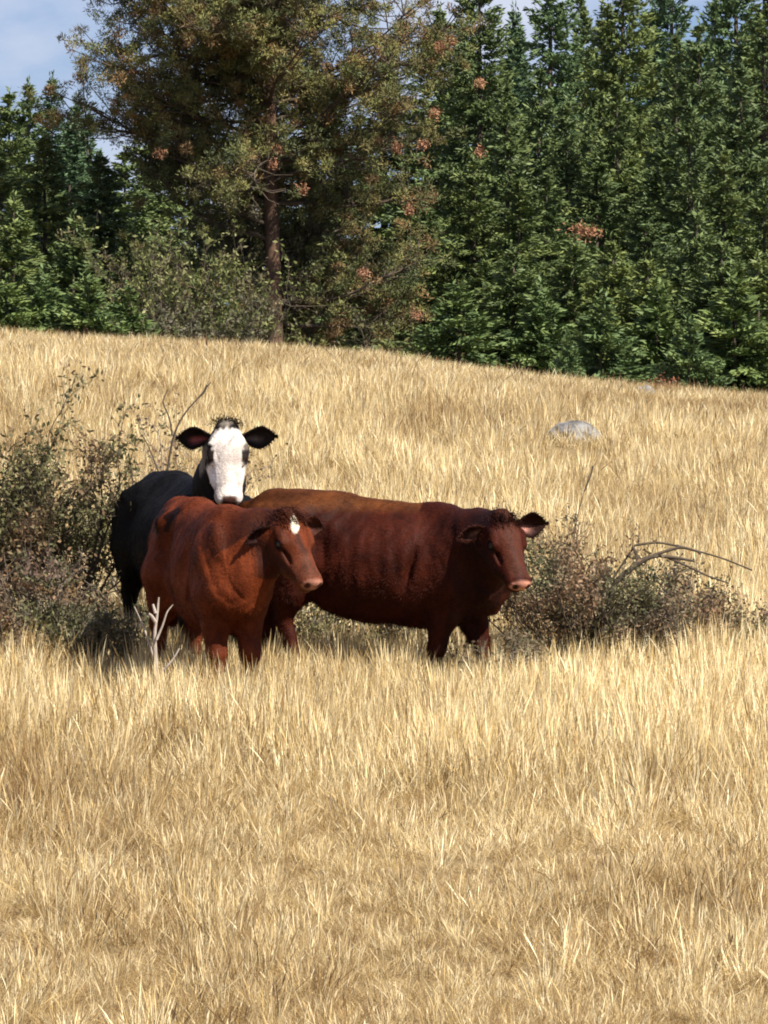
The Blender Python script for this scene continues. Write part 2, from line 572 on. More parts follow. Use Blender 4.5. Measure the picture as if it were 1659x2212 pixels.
def make_cow(name, vxc, D, phi, S, Ls, poll, hyaw, hpitch, hs, base, label, group, pattern, W=1.0, depth_s=1.0, hroll=0., seed=0, legs=(0, 0, 0, 0), hair_k=1.0, tilt=0.0):
    """vxc, D place the body centre; phi turns it from 'facing right' towards the camera"""
    x0 = D * (vxc - 829.5) / FV; y0 = D
    z0 = float(ground(x0, y0))
    ph = R(phi)
    f = np.array([math.cos(ph), -math.sin(ph), 0]); l = np.array([math.sin(ph), math.cos(ph), 0])
    up = np.array([0, 0, 1.])
    Mw = np.stack([f, l, up], 1)                    # local -> world
    root = empty(name, (x0, y0, z0), -ph)
    loc = lambda w: (np.asarray(w) - np.array([x0, y0, z0])) @ Mw
    def gz(p):
        w = np.array([x0, y0]) + f[:2] * p[0] + l[:2] * p[1]
        return float(ground(w[0], w[1])) - z0
    zf = gz((.5, 0)); zr = gz((-.6, 0)); slope = (zf - zr) / 1.1 + tilt
    def T(x, y, z):                                  # body control point
        x = x * Ls * S; y = y * S * W; z = z * S
        zz = z + slope * x
        if z < .75 * S:
            w = 1 - z / (.75 * S)
            zz = (1 - w) * zz + w * (z + gz((x, y)))
        return np.array([x, y, zz])
    pl = loc(P(*poll))
    # head frame (columns: muzzle direction, left, face normal) in local coordinates
    hy = R(hyaw); hp = R(hpitch); hr = R(hroll)
    fh = np.array([math.sin(hy), -math.cos(hy), 0])  # world horizontal heading: 0 = towards camera, + = to the right
    hx = fh * math.cos(hp) - up * math.sin(hp); hz = fh * math.sin(hp) + up * math.cos(hp); hyv = np.cross(hz, hx)
    hy2 = hyv * math.cos(hr) + hz * math.sin(hr); hz2 = np.cross(hx, hy2)
    Hm = (np.stack([hx, hy2, hz2], 1).T @ Mw).T      # local components
    Hd = lambda x, y, z: pl + Hm @ (np.array([x, y, z], float) * hs)
    pts = np.array([pl, Hd(.55, 0, 0)])
    lo = np.minimum([-1.1 * S * Ls, -.62 * S, -.35], pts.min(0) - .35); hi = np.maximum([1.0 * S * Ls, .62 * S, 1.45 * S], pts.max(0) + .35)
    g = SDF(lo, hi, .0112)
    ds = depth_s
    # trunk
    g.ell(T(.04, 0, .86), (.58 * Ls * S, .36 * S * W, .38 * S * ds), .05)
    g.ell(T(-.34, 0, .93), (.36 * Ls * S, .31 * S * W, .31 * S), .10)
    g.ell(T(.36, 0, .88), (.40 * Ls * S, .29 * S * W, .38 * S * ds), .12)
    g.ell(T(-.52, 0, .98), (.36 * Ls * S, .285 * S * W, .30 * S), .12)
    g.cone(T(.42, 0, 1.20), T(-.25, 0, 1.185), .105 * S, .10 * S, .14)
    g.cone(T(-.25, 0, 1.185), T(-.68, 0, 1.175), .10 * S, .085 * S, .10)
    g.cone(T(-.68, 0, 1.18), T(-.82, 0, 1.10), .07 * S, .06 * S, .08)
    for s_ in (-1, 1):
        g.cone(T(-.42, .20 * s_, 1.17), T(-.46, .275 * s_, 1.13), .055 * S, .050 * S, .05)
        g.cone(T(-.76, .10 * s_, 1.10), T(-.84, .11 * s_, 1.04), .055 * S, .045 * S, .05)      # hip bone
        g.ell(T(-.60, .17 * s_, .84), (.24 * S, .145 * S * W, .32 * S), .09, rot_y(-.15))     # thigh
        g.ell(T(.50, .19 * s_, .93), (.18 * S, .14 * S * W, .31 * S), .05, rot_y(.25))        # shoulder
        g.cone(T(.44, .19 * s_, 1.05), T(.68, .16 * s_, .80), .09 * S, .10 * S, .08)
    g.ell(T(.66, 0, .92), (.19 * S, .17 * S * W, .24 * S), .10)                               # brisket
    # flank hollows
    for s_ in (-1, 1):
        g.ell(T(-.31, .365 * s_, 1.0), (.10 * S, .10 * S, .19 * S), .06, sub=True)
        g.ell(T(.27, .385 * s_, .90), (.030 * S, .085 * S, .30 * S), .035, rot_y(.25), sub=True)
        g.ell(T(.20, .46 * s_, .98), (.05 * S, .10 * S, .25 * S), .06, rot_y(.2), sub=True)
    # legs
    for q, (s_, dx) in enumerate(((-1, legs[0]), (1, legs[1]))):
        g.cone(T(.50, .175 * s_, .76), T(.50 + dx * .4, .165 * s_, .56), .135 * S, .088 * S, .07)
        g.cone(T(.50 + dx * .4, .165 * s_, .56), T(.51 + dx * .7, .16 * s_, .38), .088 * S, .062 * S, .04)
        g.ell(T(.515 + dx * .7, .16 * s_, .385), (.058 * S, .055 * S, .07 * S), .03)
        g.cone(T(.51 + dx * .7, .16 * s_, .36), T(.50 + dx, .16 * s_, .13), .048 * S, .040 * S, .03)
        g.cone(T(.50 + dx, .16 * s_, .13), T(.53 + dx, .16 * s_, .04), .045 * S, .058 * S, .03)
    for q, (s_, dx) in enumerate(((-1, legs[2]), (1, legs[3]))):
        g.cone(T(-.55, .19 * s_, .78), T(-.60 + dx * .3, .18 * s_, .62), .17 * S, .115 * S, .08)
        g.cone(T(-.60 + dx * .3, .18 * s_, .62), T(-.76 + dx * .7, .165 * s_, .45), .105 * S, .060 * S, .05)
        g.cone(T(-.76 + dx * .7, .165 * s_, .46), T(-.73 + dx, .16 * s_, .14), .055 * S, .043 * S, .03)
        g.cone(T(-.73 + dx, .16 * s_, .13), T(-.69 + dx, .16 * s_, .04), .046 * S, .058 * S, .03)
    # tail
    tp = [T(-.86, 0, 1.12), T(-.92, .01, .95), T(-.93, .02, .70), T(-.92, .03, .45)]
    for a, b_, ra, rb in ((0, 1, .045, .032), (1, 2, .032, .026), (2, 3, .026, .045)):
        g.cone(tp[a], tp[b_], ra * S, rb * S, .03)
    # neck
    nb = T(.48, 0, 1.02); nt_ = Hd(.06, 0, -.13)
    mid = nb * .5 + nt_ * .5 + np.array([.02, 0, .02])
    g.cone(nb, mid, .22 * S, .155 * S, .07); g.cone(mid, nt_, .175 * S, .115 * S, .06)
    crest = nb * .5 + Hd(.0, 0, -.04) * .5 + np.array([0, 0, .09 * S])
    g.cone(T(.38, 0, 1.20), crest, .10 * S, .075 * S, .10); g.cone(crest, Hd(0, 0, -.055), .075 * S, .065 * S, .06)
    th = Hd(.17, 0, -.19)
    g.cone(T(.64, 0, .80), (T(.70, 0, .88) * .5 + th * .5), .15 * S, .09 * S, .12); g.cone((T(.70, 0, .88) * .5 + th * .5), th, .09 * S, .065 * S, .10)
    # head
    E = lambda c, r, k=.03, sub=False: g.ell(Hd(*c), np.array(r) * hs, k, Hm, sub)
    K = lambda a, b_, ra, rb, k=.03, sub=False: g.cone(Hd(*a), Hd(*b_), ra * hs, rb * hs, k, sub)
    E((.115, 0, -.085), (.145, .124, .098))
    E((.09, 0, -.03), (.10, .085, .035), .04)
    E((-.005, 0, -.035), (.05, .065, .05), .04)
    for s_ in (-1, 1):
        K((.12, .092 * s_, -.042), (.19, .098 * s_, -.055), .040, .034, .02)      # brow
        K((.10, .060 * s_, -.165), (.30, .046 * s_, -.160), .090, .060, .04)       # cheek and jaw
        K((.22, .060 * s_, -.11), (.42, .042 * s_, -.10), .052, .042, .04)        # side of the nose
    K((.15, 0, -.078), (.40, 0, -.072), .086, .058, .05)
    K((.26, 0, -.165), (.43, 0, -.135), .060, .042, .04)
    E((.452, 0, -.088), (.055, .086, .064), .04)
    E((.475, 0, -.070), (.036, .074, .045), .02)
    for s_ in (-1, 1):
        K((.21, .100 * s_, -.100), (.33, .072 * s_, -.118), .016, .010, .012)      # facial crest
        E((.275, .086 * s_, -.078), (.060, .016, .014), .014, True)                # hollow beside the nose
        K((.165, .118 * s_, -.050), (.215, .112 * s_, -.062), .013, .010, .008)    # upper lid
        K((.168, .120 * s_, -.098), (.208, .116 * s_, -.098), .008, .007, .007)    # lower lid
        E((.41, .075 * s_, -.118), (.035, .014, .020), .014, True)
    E((.475, 0, -.134), (.060, .100, .006), .006, True)                            # mouth
    E((.44, 0, -.150), (.050, .048, .028), .012)                                   # chin
    for s_ in (-1, 1):
        E((.515, .044 * s_, -.070), (.020, .013, .019), .010, True)               # nostril
        E((.185, .126 * s_, -.072), (.034, .022, .022), .012, True)               # eye socket
    V, Fq = surface_nets(g.F, g.lo, g.h)
    # uneven hide: folds and muscles
    tri = Fq; e1 = V[tri[:, 2]] - V[tri[:, 0]]; e2 = V[tri[:, 3]] - V[tri[:, 1]]; fn = np.cross(e1, e2)
    N = np.zeros_like(V); [np.add.at(N, tri[:, q], fn) for q in range(4)]; N /= np.linalg.norm(N, axis=1)[:, None] + 1e-9
    inhead = np.clip(1 - (((V - pl) @ Hm)[:, 0] + .25) * 5, 0.12, 1) if True else 1
    dsp = .006 * fnoise(V[:, 0] + .6 * V[:, 1], V[:, 2] - .4 * V[:, 1], 14, 31 + seed) + .0035 * fnoise(V[:, 0] * 1.5 - V[:, 1], V[:, 2] * .6, 34, 32 + seed)
    yw = np.abs(V[:, 1]) / (S * W); Vz = V[:, 2] / S; Vx = V[:, 0] / (S * Ls)
    ribs = np.clip(1 - np.abs(Vx + .02) * 3.2, 0, 1) ** .5 * np.clip((Vz - .62) * 6, 0, 1) * np.clip((1.2 - Vz) * 6, 0, 1)
    dsp = dsp + .0026 * ribs * np.sin(V[:, 0] / S * 62 + 6 * Vz) * (yw > .15)
    folds = np.clip((Vx - .42) * 5, 0, 1) * np.clip((1.25 - Vz) * 6, 0, 1)
    dsp = dsp + .012 * folds * fnoise(V[:, 0] * 2.2 + V[:, 2] * 1.4, V[:, 1] * .8, 13, 44 + seed)
    nearh = np.linalg.norm(V - Hd(.2, 0, -.1), axis=1) < .42 * hs
    V = V + N * (dsp * np.where(nearh, .25, 1))[:, None]
    # coat colours
    hl = ((V - pl) @ Hm) / hs
    col = np.tile(np.array(base, np.float32), (len(V), 1))
    nz = (fnoise(V[:, 0] * 2 + V[:, 1], V[:, 2] * 2 - V[:, 1], 7, 11 + seed)); nf = fnoise(V[:, 0] + V[:, 1] * 2, V[:, 2], 45, 12 + seed)
    col *= (1 + .12 * nz + .08 * nf)[:, None]
    def blend(w, c):
        nonlocal col
        w = np.clip(w, 0, 1)[:, None]; col = col * (1 - w) + np.array(c, np.float32) * w
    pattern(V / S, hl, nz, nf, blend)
    # hooves, dark
    bottom = np.array([0.0])
    body = mesh_obj('body', V, Fq, M_coat, root, True, col)
    # short hair of the coat
    r = np.random.default_rng(90 + seed); nh = 56000
    ix = r.integers(0, len(V), nh)
    isw = nearh[ix]; keep = ~isw | (r.uniform(size=nh) < .5) & ~(((hl[ix, 0] > .40)) & isw)
    for sk_ in SKIP:
        if len(sk_) == len(V): keep &= ~sk_[ix]
    ix = ix[keep]; nh = len(ix)
    hd_ = np.array([-.55, 0, -.75]) + r.normal(0, .16, (nh, 3)) + N[ix] * .25
    hd_ -= N[ix] * np.clip((hd_ * N[ix]).sum(1), None, 0)[:, None]; hd_ += N[ix] * .10
    hd_ /= np.linalg.norm(hd_, axis=1)[:, None]
    hL = r.uniform(.012, .030, nh)[:, None] * np.where(nearh[ix], .55, 1)[:, None] * hair_k
    hs_ = np.cross(hd_, N[ix] + r.normal(0, .3, (nh, 3))); hs_ /= np.linalg.norm(hs_, axis=1)[:, None] + 1e-9
    bp_ = V[ix] - N[ix] * .002
    hv = np.stack([bp_ - hs_ * .0022, bp_ + hs_ * .0022, bp_ + hd_ * hL], 1).reshape(-1, 3)
    hc = np.repeat(col[ix] * r.uniform(.80, 1.22, (nh, 1)), 3, 0)
    tag(mesh_obj('coat_hair', hv, np.arange(nh * 3).reshape(-1, 3), M_coat, root, False, hc), kind='stuff')
    # eyes
    for s_ in (-1, 1):
        c = Hd(.183, .108 * s_, -.072); th_ = np.linspace(0, math.pi, 7); ps = np.linspace(0, 2 * math.pi, 11)[:-1]
        vv = [c + .023 * hs * np.array([math.sin(a) * math.cos(p), math.sin(a) * math.sin(p), math.cos(a)]) for a in th_ for p in ps]
        fq = [(i * 10 + j, i * 10 + (j + 1) % 10, (i + 1) * 10 + (j + 1) % 10, (i + 1) * 10 + j) for i in range(6) for j in range(10)]
        mesh_obj('eye', np.array(vv), fq, M_eye, root, True)
    return root, Hd, Hm, hs


def make_ear(root, Hd, Hm, hs, side, ax, nrm, L, Wd, outer, inner, droop=.2, skin=(.55, .25, .20)):
    """cupped leaf-shaped ear; ax = direction, nrm = where the opening looks (head frame)"""
    ax = np.array(ax, float); ax /= np.linalg.norm(ax); nrm = np.array(nrm, float); nrm -= ax * (nrm @ ax); nrm /= np.linalg.norm(nrm)
    tr = np.cross(nrm, ax)
    nu, nv = 16, 13
    V = []; K = []
    base = np.array([.045, .085 * side, -.085])
    for layer in (0, 1):
        for i in range(nu):
            u = i / (nu - 1)
            w = Wd * (.18 + .82 * math.sin(min(1, u * 1.25 + .05) * math.pi * .62) ** 1.3) * max(0, 1 - max(0, (u - .52) / .50) ** 2.0)
            for j in range(nv):
                v = j / (nv - 1) * 2 - 1
                cup = (1 - v * v) * w * (.75 - .35 * u)
                p = base + ax * (L * u) + tr * (v * w * .5 * (1 - .22 * (1 - u))) - nrm * cup * .55 - np.array([.0, 0, droop]) * L * u * u * .3
                off = .004 if layer == 0 else -.006
                p = p - nrm * (-off)
                V.append(Hd(*p))
                if layer == 0:
                    e = 1 - abs(v); t = np.clip((e - .22) * 3, 0, 1) * np.clip((u - .08) * 4, 0, 1) * np.clip((.93 - u) * 5, 0, 1)
                    sk = np.clip(1.1 - abs(v + .55 * side) * 2.6, 0, 1) * np.clip((.72 - u) * 4, 0, 1)
                    c = np.array(outer) * (1 - t) + t * (np.array(inner) * (1 - sk) + np.array(skin) * sk)
                    K.append(c)
                else: K.append(np.array(outer))
    F = []
    n = nu * nv
    for i in range(nu - 1):
        for j in range(nv - 1):
            a = i * nv + j
            F.append((a, a + nv, a + nv + 1, a + 1)); F.append((n + a, n + a + 1, n + a + nv + 1, n + a + nv))
    edge = [(0, j) for j in range(nv)] + [(i, nv - 1) for i in range(1, nu)] + [(nu - 1, j) for j in range(nv - 2, -1, -1)] + [(i, 0) for i in range(nu - 2, 0, -1)]
    ids = [i * nv + j for i, j in edge]
    for q in range(len(ids)):
        a, b_ = ids[q], ids[(q + 1) % len(ids)]
        F.append((a, b_, b_ + n, a + n))
    V = np.array(V); K = np.array(K)
    o = mesh_obj('ear', V, F, M_coat, root, True, K)
    r = np.random.default_rng(int(L * 1000) + int(side)); nh = 1500
    ix = r.integers(0, len(V), nh); rim = np.array(ids)[r.integers(0, len(ids), nh // 2)]; ix[:nh // 2] = rim
    cen = V.mean(0); d = (V[ix] - cen) * 4 + r.normal(0, .45, (nh, 3)) + (Hm @ ax) * .7; d /= np.linalg.norm(d, axis=1)[:, None]
    s_ = np.cross(d, r.normal(0, 1, (nh, 3))); s_ /= np.linalg.norm(s_, axis=1)[:, None]; l_ = r.uniform(.010, .026, (nh, 1))
    hv = np.stack([V[ix] - s_ * .002, V[ix] + s_ * .002, V[ix] + d * l_], 1).reshape(-1, 3)
    h = tag(mesh_obj('ear_hair', hv, np.arange(nh * 3).reshape(-1, 3), M_coat, o, False, np.repeat((K[ix] * .5 + np.array(outer) * .5) * r.uniform(.7, 1.3, (nh, 1)), 3, 0)), kind='stuff')
    return o


def hair_tuft(name, root, Hd, spots, n, ln, col, seed, spread=.30, direction=(.75, 0, .6)):
    """short stiff hairs standing on the head"""
    r = np.random.default_rng(seed); V = []; F = []; K = []
    for q in range(n):
        c, rad = spots[r.integers(len(spots))]
        b0 = np.array(c) + r.normal(0, 1, 3) * rad
        d = np.array(direction) + r.normal(0, spread, 3); d /= np.linalg.norm(d)
        s_ = r.normal(0, 1, 3); s_ -= d * (s_ @ d); s_ /= np.linalg.norm(s_)
        L = ln * r.uniform(.6, 1.3)
        k = len(V)
        V += [Hd(*(b0 - s_ * .0022)), Hd(*(b0 + s_ * .0022)), Hd(*(b0 + d * L + np.array([L * .3, 0, 0])))]
        F.append((k, k + 1, k + 2)); cc = np.array(col) * r.uniform(.75, 1.3); K += [cc] * 3
    return tag(mesh_obj(name, np.array(V), np.array(F), M_coat, root, False, np.array(K)), kind='stuff')


COWS = 'cattle standing together in the dry grass'
PINK = (.52, .25, .18)


def muzzle_pink(hl, blend, amt=1.0, c=PINK):
    hd_ = (hl[:, 0] > -.05) & (hl[:, 0] < .46) & (np.abs(hl[:, 1]) < .18) & (hl[:, 2] > -.3) & (hl[:, 2] < .06)
    mt = fnoise(hl[:, 0] * .6 + hl[:, 2], hl[:, 1] * 1.6 + .3 * hl[:, 2], 38, 5)
    blend(hd_ * np.clip(.15 + .75 * mt, 0, .8), (.016, .005, .003))
    blend(hd_ * (np.abs(hl[:, 1]) > .05) * np.clip((-.10 - hl[:, 2]) * 14, 0, .65), (.014, .004, .003))
    d = np.hypot((hl[:, 0] - .187) / .036, (hl[:, 2] + .072) / .026)
    blend((np.abs(hl[:, 1]) > .07) * (np.abs(hl[:, 1]) < .15) * np.clip((1.4 - d) * 3, 0, 1) * .85, (.012, .005, .004))
    w = np.clip((hl[:, 0] - .478) * 60, 0, 1) * np.clip((hl[:, 2] + .108) * 60, 0, 1)
    blend(w * amt, c)
    ns = np.minimum(np.hypot((hl[:, 1] - .044) / .017, (hl[:, 2] + .070) / .020), np.hypot((hl[:, 1] + .044) / .017, (hl[:, 2] + .070) / .020))
    blend((hl[:, 0] > .485) * np.clip(1.35 - ns, 0, 1) * 2.5, (.02, .008, .006))


def pat_A(Vs, hl, nz, nf, blend):
    muzzle_pink(hl, blend)
    blend(np.clip((hl[:, 2] + .09) * 20, 0, 1) * np.clip(1.15 - np.hypot((hl[:, 0] - .095) / .070, (hl[:, 1] + .005 + .3 * (hl[:, 0] - .08)) / .027) + nf * .12, 0, 1) * 4, (.72, .64, .50))
    blend(np.clip((hl[:, 0] - .28) * 6, 0, .35) * (np.abs(hl[:, 1]) < .2) * (hl[:, 2] > -.3), (.15, .06, .035))
    blend(.55 * (hl[:, 0] > -.1) * (np.abs(hl[:, 1]) < .2) * (hl[:, 0] < .30) * (hl[:, 2] > -.3) * (hl[:, 2] < -.0) * np.clip(.6 + .5 * nz, 0, 1), (.035, .011, .006))
    # chest and neck darkened: the head's cast shadow painted into the coat
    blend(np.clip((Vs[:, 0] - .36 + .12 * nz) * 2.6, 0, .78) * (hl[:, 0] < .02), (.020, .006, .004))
    # brand on the right hip, dark scar strokes
    def stroke(x0, z0, x1, z1, w):
        q_ = np.array([.5, 1.]); a = np.array([x0, z0]) * q_; d = np.array([x1 - x0, z1 - z0]) * q_; p = Vs[:, [0, 2]] * q_
        t = np.clip(((p - a) @ d) / (d @ d), 0, 1)
        dist = np.linalg.norm(p - a - t[:, None] * d, axis=1)
        blend(np.clip((w - dist) / .008 + .5, 0, 1) * (Vs[:, 1] < -.02) * .95, (.012, .004, .003))
        if SKIP is not None: SKIP.append((dist < w + .006) & (Vs[:, 1] < -.02))
    for s_ in BRAND: stroke(*s_)


BRAND = [(-.50, 1.25, -.51, 1.13, .019), (-.58, 1.21, -.50, 1.26, .014), (-.39, 1.26, -.41, 1.12, .018), (-.25, 1.25, -.28, 1.22, .032), (-.28, 1.21, -.32, 1.13, .013)]


def pat_B(Vs, hl, nz, nf, blend):
    x, y_, z = hl[:, 0], hl[:, 1], hl[:, 2]
    near = (x > -.2) & (x < .56) & (np.abs(y_) < .2) & (z > -.28) & (z < .08)
    half = .094 + np.clip(x * .03, 0, .03) + .010 * np.sin(x * 55 + y_ * 30) + .007 * np.sin(x * 130)
    w = np.clip((half + .02 * nf * .4 - np.abs(y_) + .02) * 60, 0, 1) * np.clip((x - .012 + .012 * nf) * 60, 0, 1) * np.clip((z + .150 + .02 * nz) * 40, 0, 1)
    w = np.maximum(w, np.clip((x - .20) * 30, 0, 1) * np.clip((z + .20) * 30, 0, 1) * (np.abs(y_) < .13))
    blend(w * near * np.ones(len(x)), (.64, .60, .56))
    blend(near * np.clip(nf * 1.2 - .5, 0, .4) * (x < .22), (.28, .24, .21))
    blend(near * np.clip(nz * .8, 0, .35), (.42, .37, .31))
    blend(near * np.clip(1.2 - np.hypot((x - .10) / .035, (y_ - .02 + .6 * (x - .1)) / .012), 0, .55), (.12, .09, .07))
    for s_, rx, ry in ((-1, .034, .020), (1, .034, .018)):
        d = np.hypot((x - .187) / rx, (z + .062) / .062)
        blend(near * (y_ * s_ > .086) * np.clip((1.4 - d) * 3, 0, 1), (.02, .014, .012))
    # dark nose leather and lips
    blend(near * np.clip((x - .458) * 60, 0, 1) * np.clip(1 - (np.abs(y_) - .040) * 60, 0, 1) * np.clip((z + .135) * 60, 0, 1), (.05, .022, .016))


def pat_C(Vs, hl, nz, nf, blend):
    muzzle_pink(hl, blend)
    blend(np.clip((Vs[:, 0] - .38 + .10 * nz) * 2.2, 0, .75) * (hl[:, 0] < -.02), (.018, .005, .004))  # shadow below the head, painted into the neck and chest colour
    blend(.7 * (np.abs(hl[:, 1]) < .16) * (hl[:, 0] > -.02) * (hl[:, 0] < .45) * np.clip((-.10 - hl[:, 2]) * 20, 0, 1), (.020, .006, .004))  # painted shade on the throat and underside of the jaw
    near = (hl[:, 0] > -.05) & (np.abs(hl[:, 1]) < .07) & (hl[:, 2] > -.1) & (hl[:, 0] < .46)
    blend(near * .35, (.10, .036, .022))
    blend(np.clip((Vs[:, 2] - 1.2) * 6, 0, .4) * (Vs[:, 0] < .3), (.13, .048, .012))  # sunlit top of the back, painted in as a lighter orange


SKIP = []
RED = (.135, .034, .014)
# the red-brown cow seen side-on at the right
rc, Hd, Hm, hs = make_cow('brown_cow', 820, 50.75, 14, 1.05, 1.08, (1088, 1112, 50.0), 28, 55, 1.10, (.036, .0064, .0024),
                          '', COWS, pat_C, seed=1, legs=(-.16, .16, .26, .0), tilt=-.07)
make_ear(rc, Hd, Hm, hs, 1, (-.14, 1, .10), (.75, 0, .55), .26, .19, (.018, .005, .003), (.028, .009, .006), .3, (.62, .30, .24))
make_ear(rc, Hd, Hm, hs, -1, (.10, -1, -.35), (.75, 0, .35), .19, .13, (.045, .014, .009), (.03, .010, .007), .4, (.22, .12, .09))
hair_tuft('poll_hair', rc, Hd, [((0, 0, -.02), np.array([.03, .05, .02])), ((.05, 0, 0), np.array([.035, .045, .01]))], 2600, .030, (.022, .006, .004), 3)
tag(rc, 'red-brown cow standing side-on at the right with pink muzzle turned towards the camera', 'cow', COWS)
# the chestnut cow in front at the left
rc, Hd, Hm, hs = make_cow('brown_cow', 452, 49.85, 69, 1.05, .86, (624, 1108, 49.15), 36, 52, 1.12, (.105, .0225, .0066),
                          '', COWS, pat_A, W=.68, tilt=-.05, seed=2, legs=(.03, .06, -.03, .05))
make_ear(rc, Hd, Hm, hs, 1, (-.10, 1, -.05), (.75, 0, .5), .22, .16, (.04, .012, .007), (.05, .017, .012), .3, (.70, .34, .24))
make_ear(rc, Hd, Hm, hs, -1, (.25, -1, -.45), (.7, 0, .3), .19, .12, (.025, .008, .006), (.02, .007, .005), .3, (.10, .05, .035))
hair_tuft('poll_hair', rc, Hd, [((0, 0, -.02), np.array([.03, .05, .02])), ((.05, 0, 0), np.array([.035, .045, .01]))], 2600, .030, (.050, .014, .007), 4)
tag(rc, 'chestnut cow with branded hip and small white forehead star, turned towards the camera', 'cow', COWS)
# the black cow with the white face, behind
rc, Hd, Hm, hs = make_cow('black_cow', 408, 51.9, 70, 1.045, 1.0, (491, 921, 50.9), 6, 66, 1.12, (.0045, .0042, .0048),
                          '', COWS, pat_B, seed=3, W=1.08)
make_ear(rc, Hd, Hm, hs, 1, (-.02, 1, .02), (.8, 0, .5), .222, .185, (.012, .009, .008), (.02, .016, .015), -.3, (.16, .13, .12))
make_ear(rc, Hd, Hm, hs, -1, (-.02, -1, .02), (.8, 0, .5), .222, .185, (.012, .009, .008), (.02, .016, .015), .1, (.50, .14, .14))
hair_tuft('poll_hair', rc, Hd, [((-.03, 0, -.02), np.array([.018, .045, .015]))], 1500, .026, (.012, .007, .005), 5, direction=(-.3, 0, .6))
tag(rc, 'black cow with white face looking at the camera over a chestnut back', 'cow', COWS)

# ------------------------------------------------------------------ shrubs
def shrub(name, base, height, spread, nstem, leaf_n, leaf_s, tones, label, cat='shrub', group=None, seed=0, lean=(0, 0), bark=None, up=.9, levels=3, thick=.012, blob=None):
    r = np.random.default_rng(seed)
    root = empty(name, tuple(base))
    T = Tubes(4); tips = []
    def grow(p, d, L, rad, lev):
        n = 5; pts = [p]; dd = d / np.linalg.norm(d)
        for i in range(n):
            dd = dd + r.normal(0, .16, 3) + np.array([0, 0, .04]); dd /= np.linalg.norm(dd)
            p = p + dd * L / n; p[2] = max(p[2], .02); pts.append(p.copy())
        T.add(pts, np.linspace(rad, rad * .45, n + 1))
        if lev < levels:
            for q in range(r.integers(3, 6)):
                t = r.integers(2, n + 1); a = r.normal(0, .75, 3); a[2] = abs(a[2]) * .5 * up
                grow(pts[t].copy(), dd + a, L * r.uniform(.42, .68), rad * .55, lev + 1)
        if lev >= levels - 1:
            tips.extend(pts[2:])
    for q in range(nstem):
        a = r.uniform(0, 6.28); s_ = abs(r.normal(0, spread))
        d = np.array([math.cos(a) * s_ + lean[0], math.sin(a) * s_ * .6 + lean[1], up])
        grow(np.array([math.cos(a) * .12 * spread, math.sin(a) * .1, 0.]), d, height * r.uniform(.40, .62), thick * r.uniform(.7, 1.2), 0)
    T.build('branches', bark or M_twig, root)
    tips = np.array(tips)
    n = leaf_n
    c = tips[r.integers(0, len(tips), n)] + r.normal(0, .035, (n, 3))
    a = r.normal(0, 1, (n, 3)); a /= np.linalg.norm(a, axis=1)[:, None]
    b_ = np.cross(a, r.normal(0, 1, (n, 3))); b_ /= np.linalg.norm(b_, axis=1)[:, None]
    s_ = leaf_s * r.uniform(.6, 1.3, n)[:, None]
    V = np.stack([c - a * s_, c + b_ * s_ * .45, c + a * s_, c - b_ * s_ * .45], 1).reshape(-1, 3)
    F = np.arange(n * 4).reshape(-1, 4)
    zone = fnoise(c[:, 0] * 2, c[:, 2] * 2, 3.0, seed + 50)
    tn = np.array(tones)
    ix = np.clip((zone * .5 + .5) * len(tn) + r.normal(0, .8, n), 0, len(tn) - 1).astype(int)
    K = tn[ix] * r.uniform(.7, 1.3, (n, 1))
    mesh_obj('foliage', V, F, M_leaf, root, False, np.repeat(K, 4, 0))
    tag(root, label, cat, group)
    return root


OLIVE = [(.13, .125, .055), (.17, .16, .075), (.09, .09, .045), (.21, .17, .09), (.25, .17, .10), (.15, .11, .07)]
BROWN = [(.22, .13, .07), (.28, .17, .09), (.15, .12, .06), (.12, .12, .055), (.19, .12, .09)]
GS = 'scrubby shrubs growing around the cattle'


def gp(vx, D): x_ = D * (vx - 829.5) / FV; return np.array([x_, D, float(ground(x_, D))])


shrub('shrub', gp(132, 53.0), 1.68, .60, 22, 13000, .023, [(.13, .125, .045), (.17, .155, .06), (.10, .095, .04), (.20, .15, .07), (.24, .145, .075)], 'dense olive shrub at the left, just behind the black cow', group=GS, seed=1, thick=.014, bark=M_darktwig)
shrub('shrub', gp(318, 53.6), 1.75, .42, 7, 1900, .021, BROWN + OLIVE[:2], 'tall thin shrub rising above the black back, left of its ear', group=GS, seed=2, lean=(.12, 0), thick=.012)
shrub('shrub', gp(70, 51.0), .95, .8, 11, 4200, .021, OLIVE + BROWN, 'low browning shrub at the left edge of the photo', group=GS, seed=3)
shrub('shrub', gp(235, 50.9), .60, .5, 8, 2500, .019, OLIVE[:4], 'small green-grey shrub below the black rump', group=GS, seed=4)
shrub('shrub', gp(1225, 51.7), 1.15, .75, 24, 9500, .019, OLIVE[:5] + BROWN[:3], 'bushy olive shrub right beside the pink-muzzled head at the right', group=GS, seed=5, thick=.012, bark=M_darktwig)
shrub('shrub', gp(1410, 52.0), .85, .85, 14, 5500, .018, [(.14, .12, .08), (.17, .14, .10), (.11, .10, .06), (.22, .15, .09)], 'half-bare grey shrub under the arching bare branches', group=GS, seed=6, thick=.011)
shrub('shrub', gp(1600, 52.4), .75, .95, 16, 5200, .018, BROWN, 'low brown shrub at the right edge of the photo', group=GS, seed=7, thick=.009)
shrub('shrub', gp(775, 51.9), .75, .8, 11, 3600, .019, OLIVE[:4] + [(.18, .16, .12)], 'low grey-green shrub seen under the belly of the side-on cow', group=GS, seed=8)
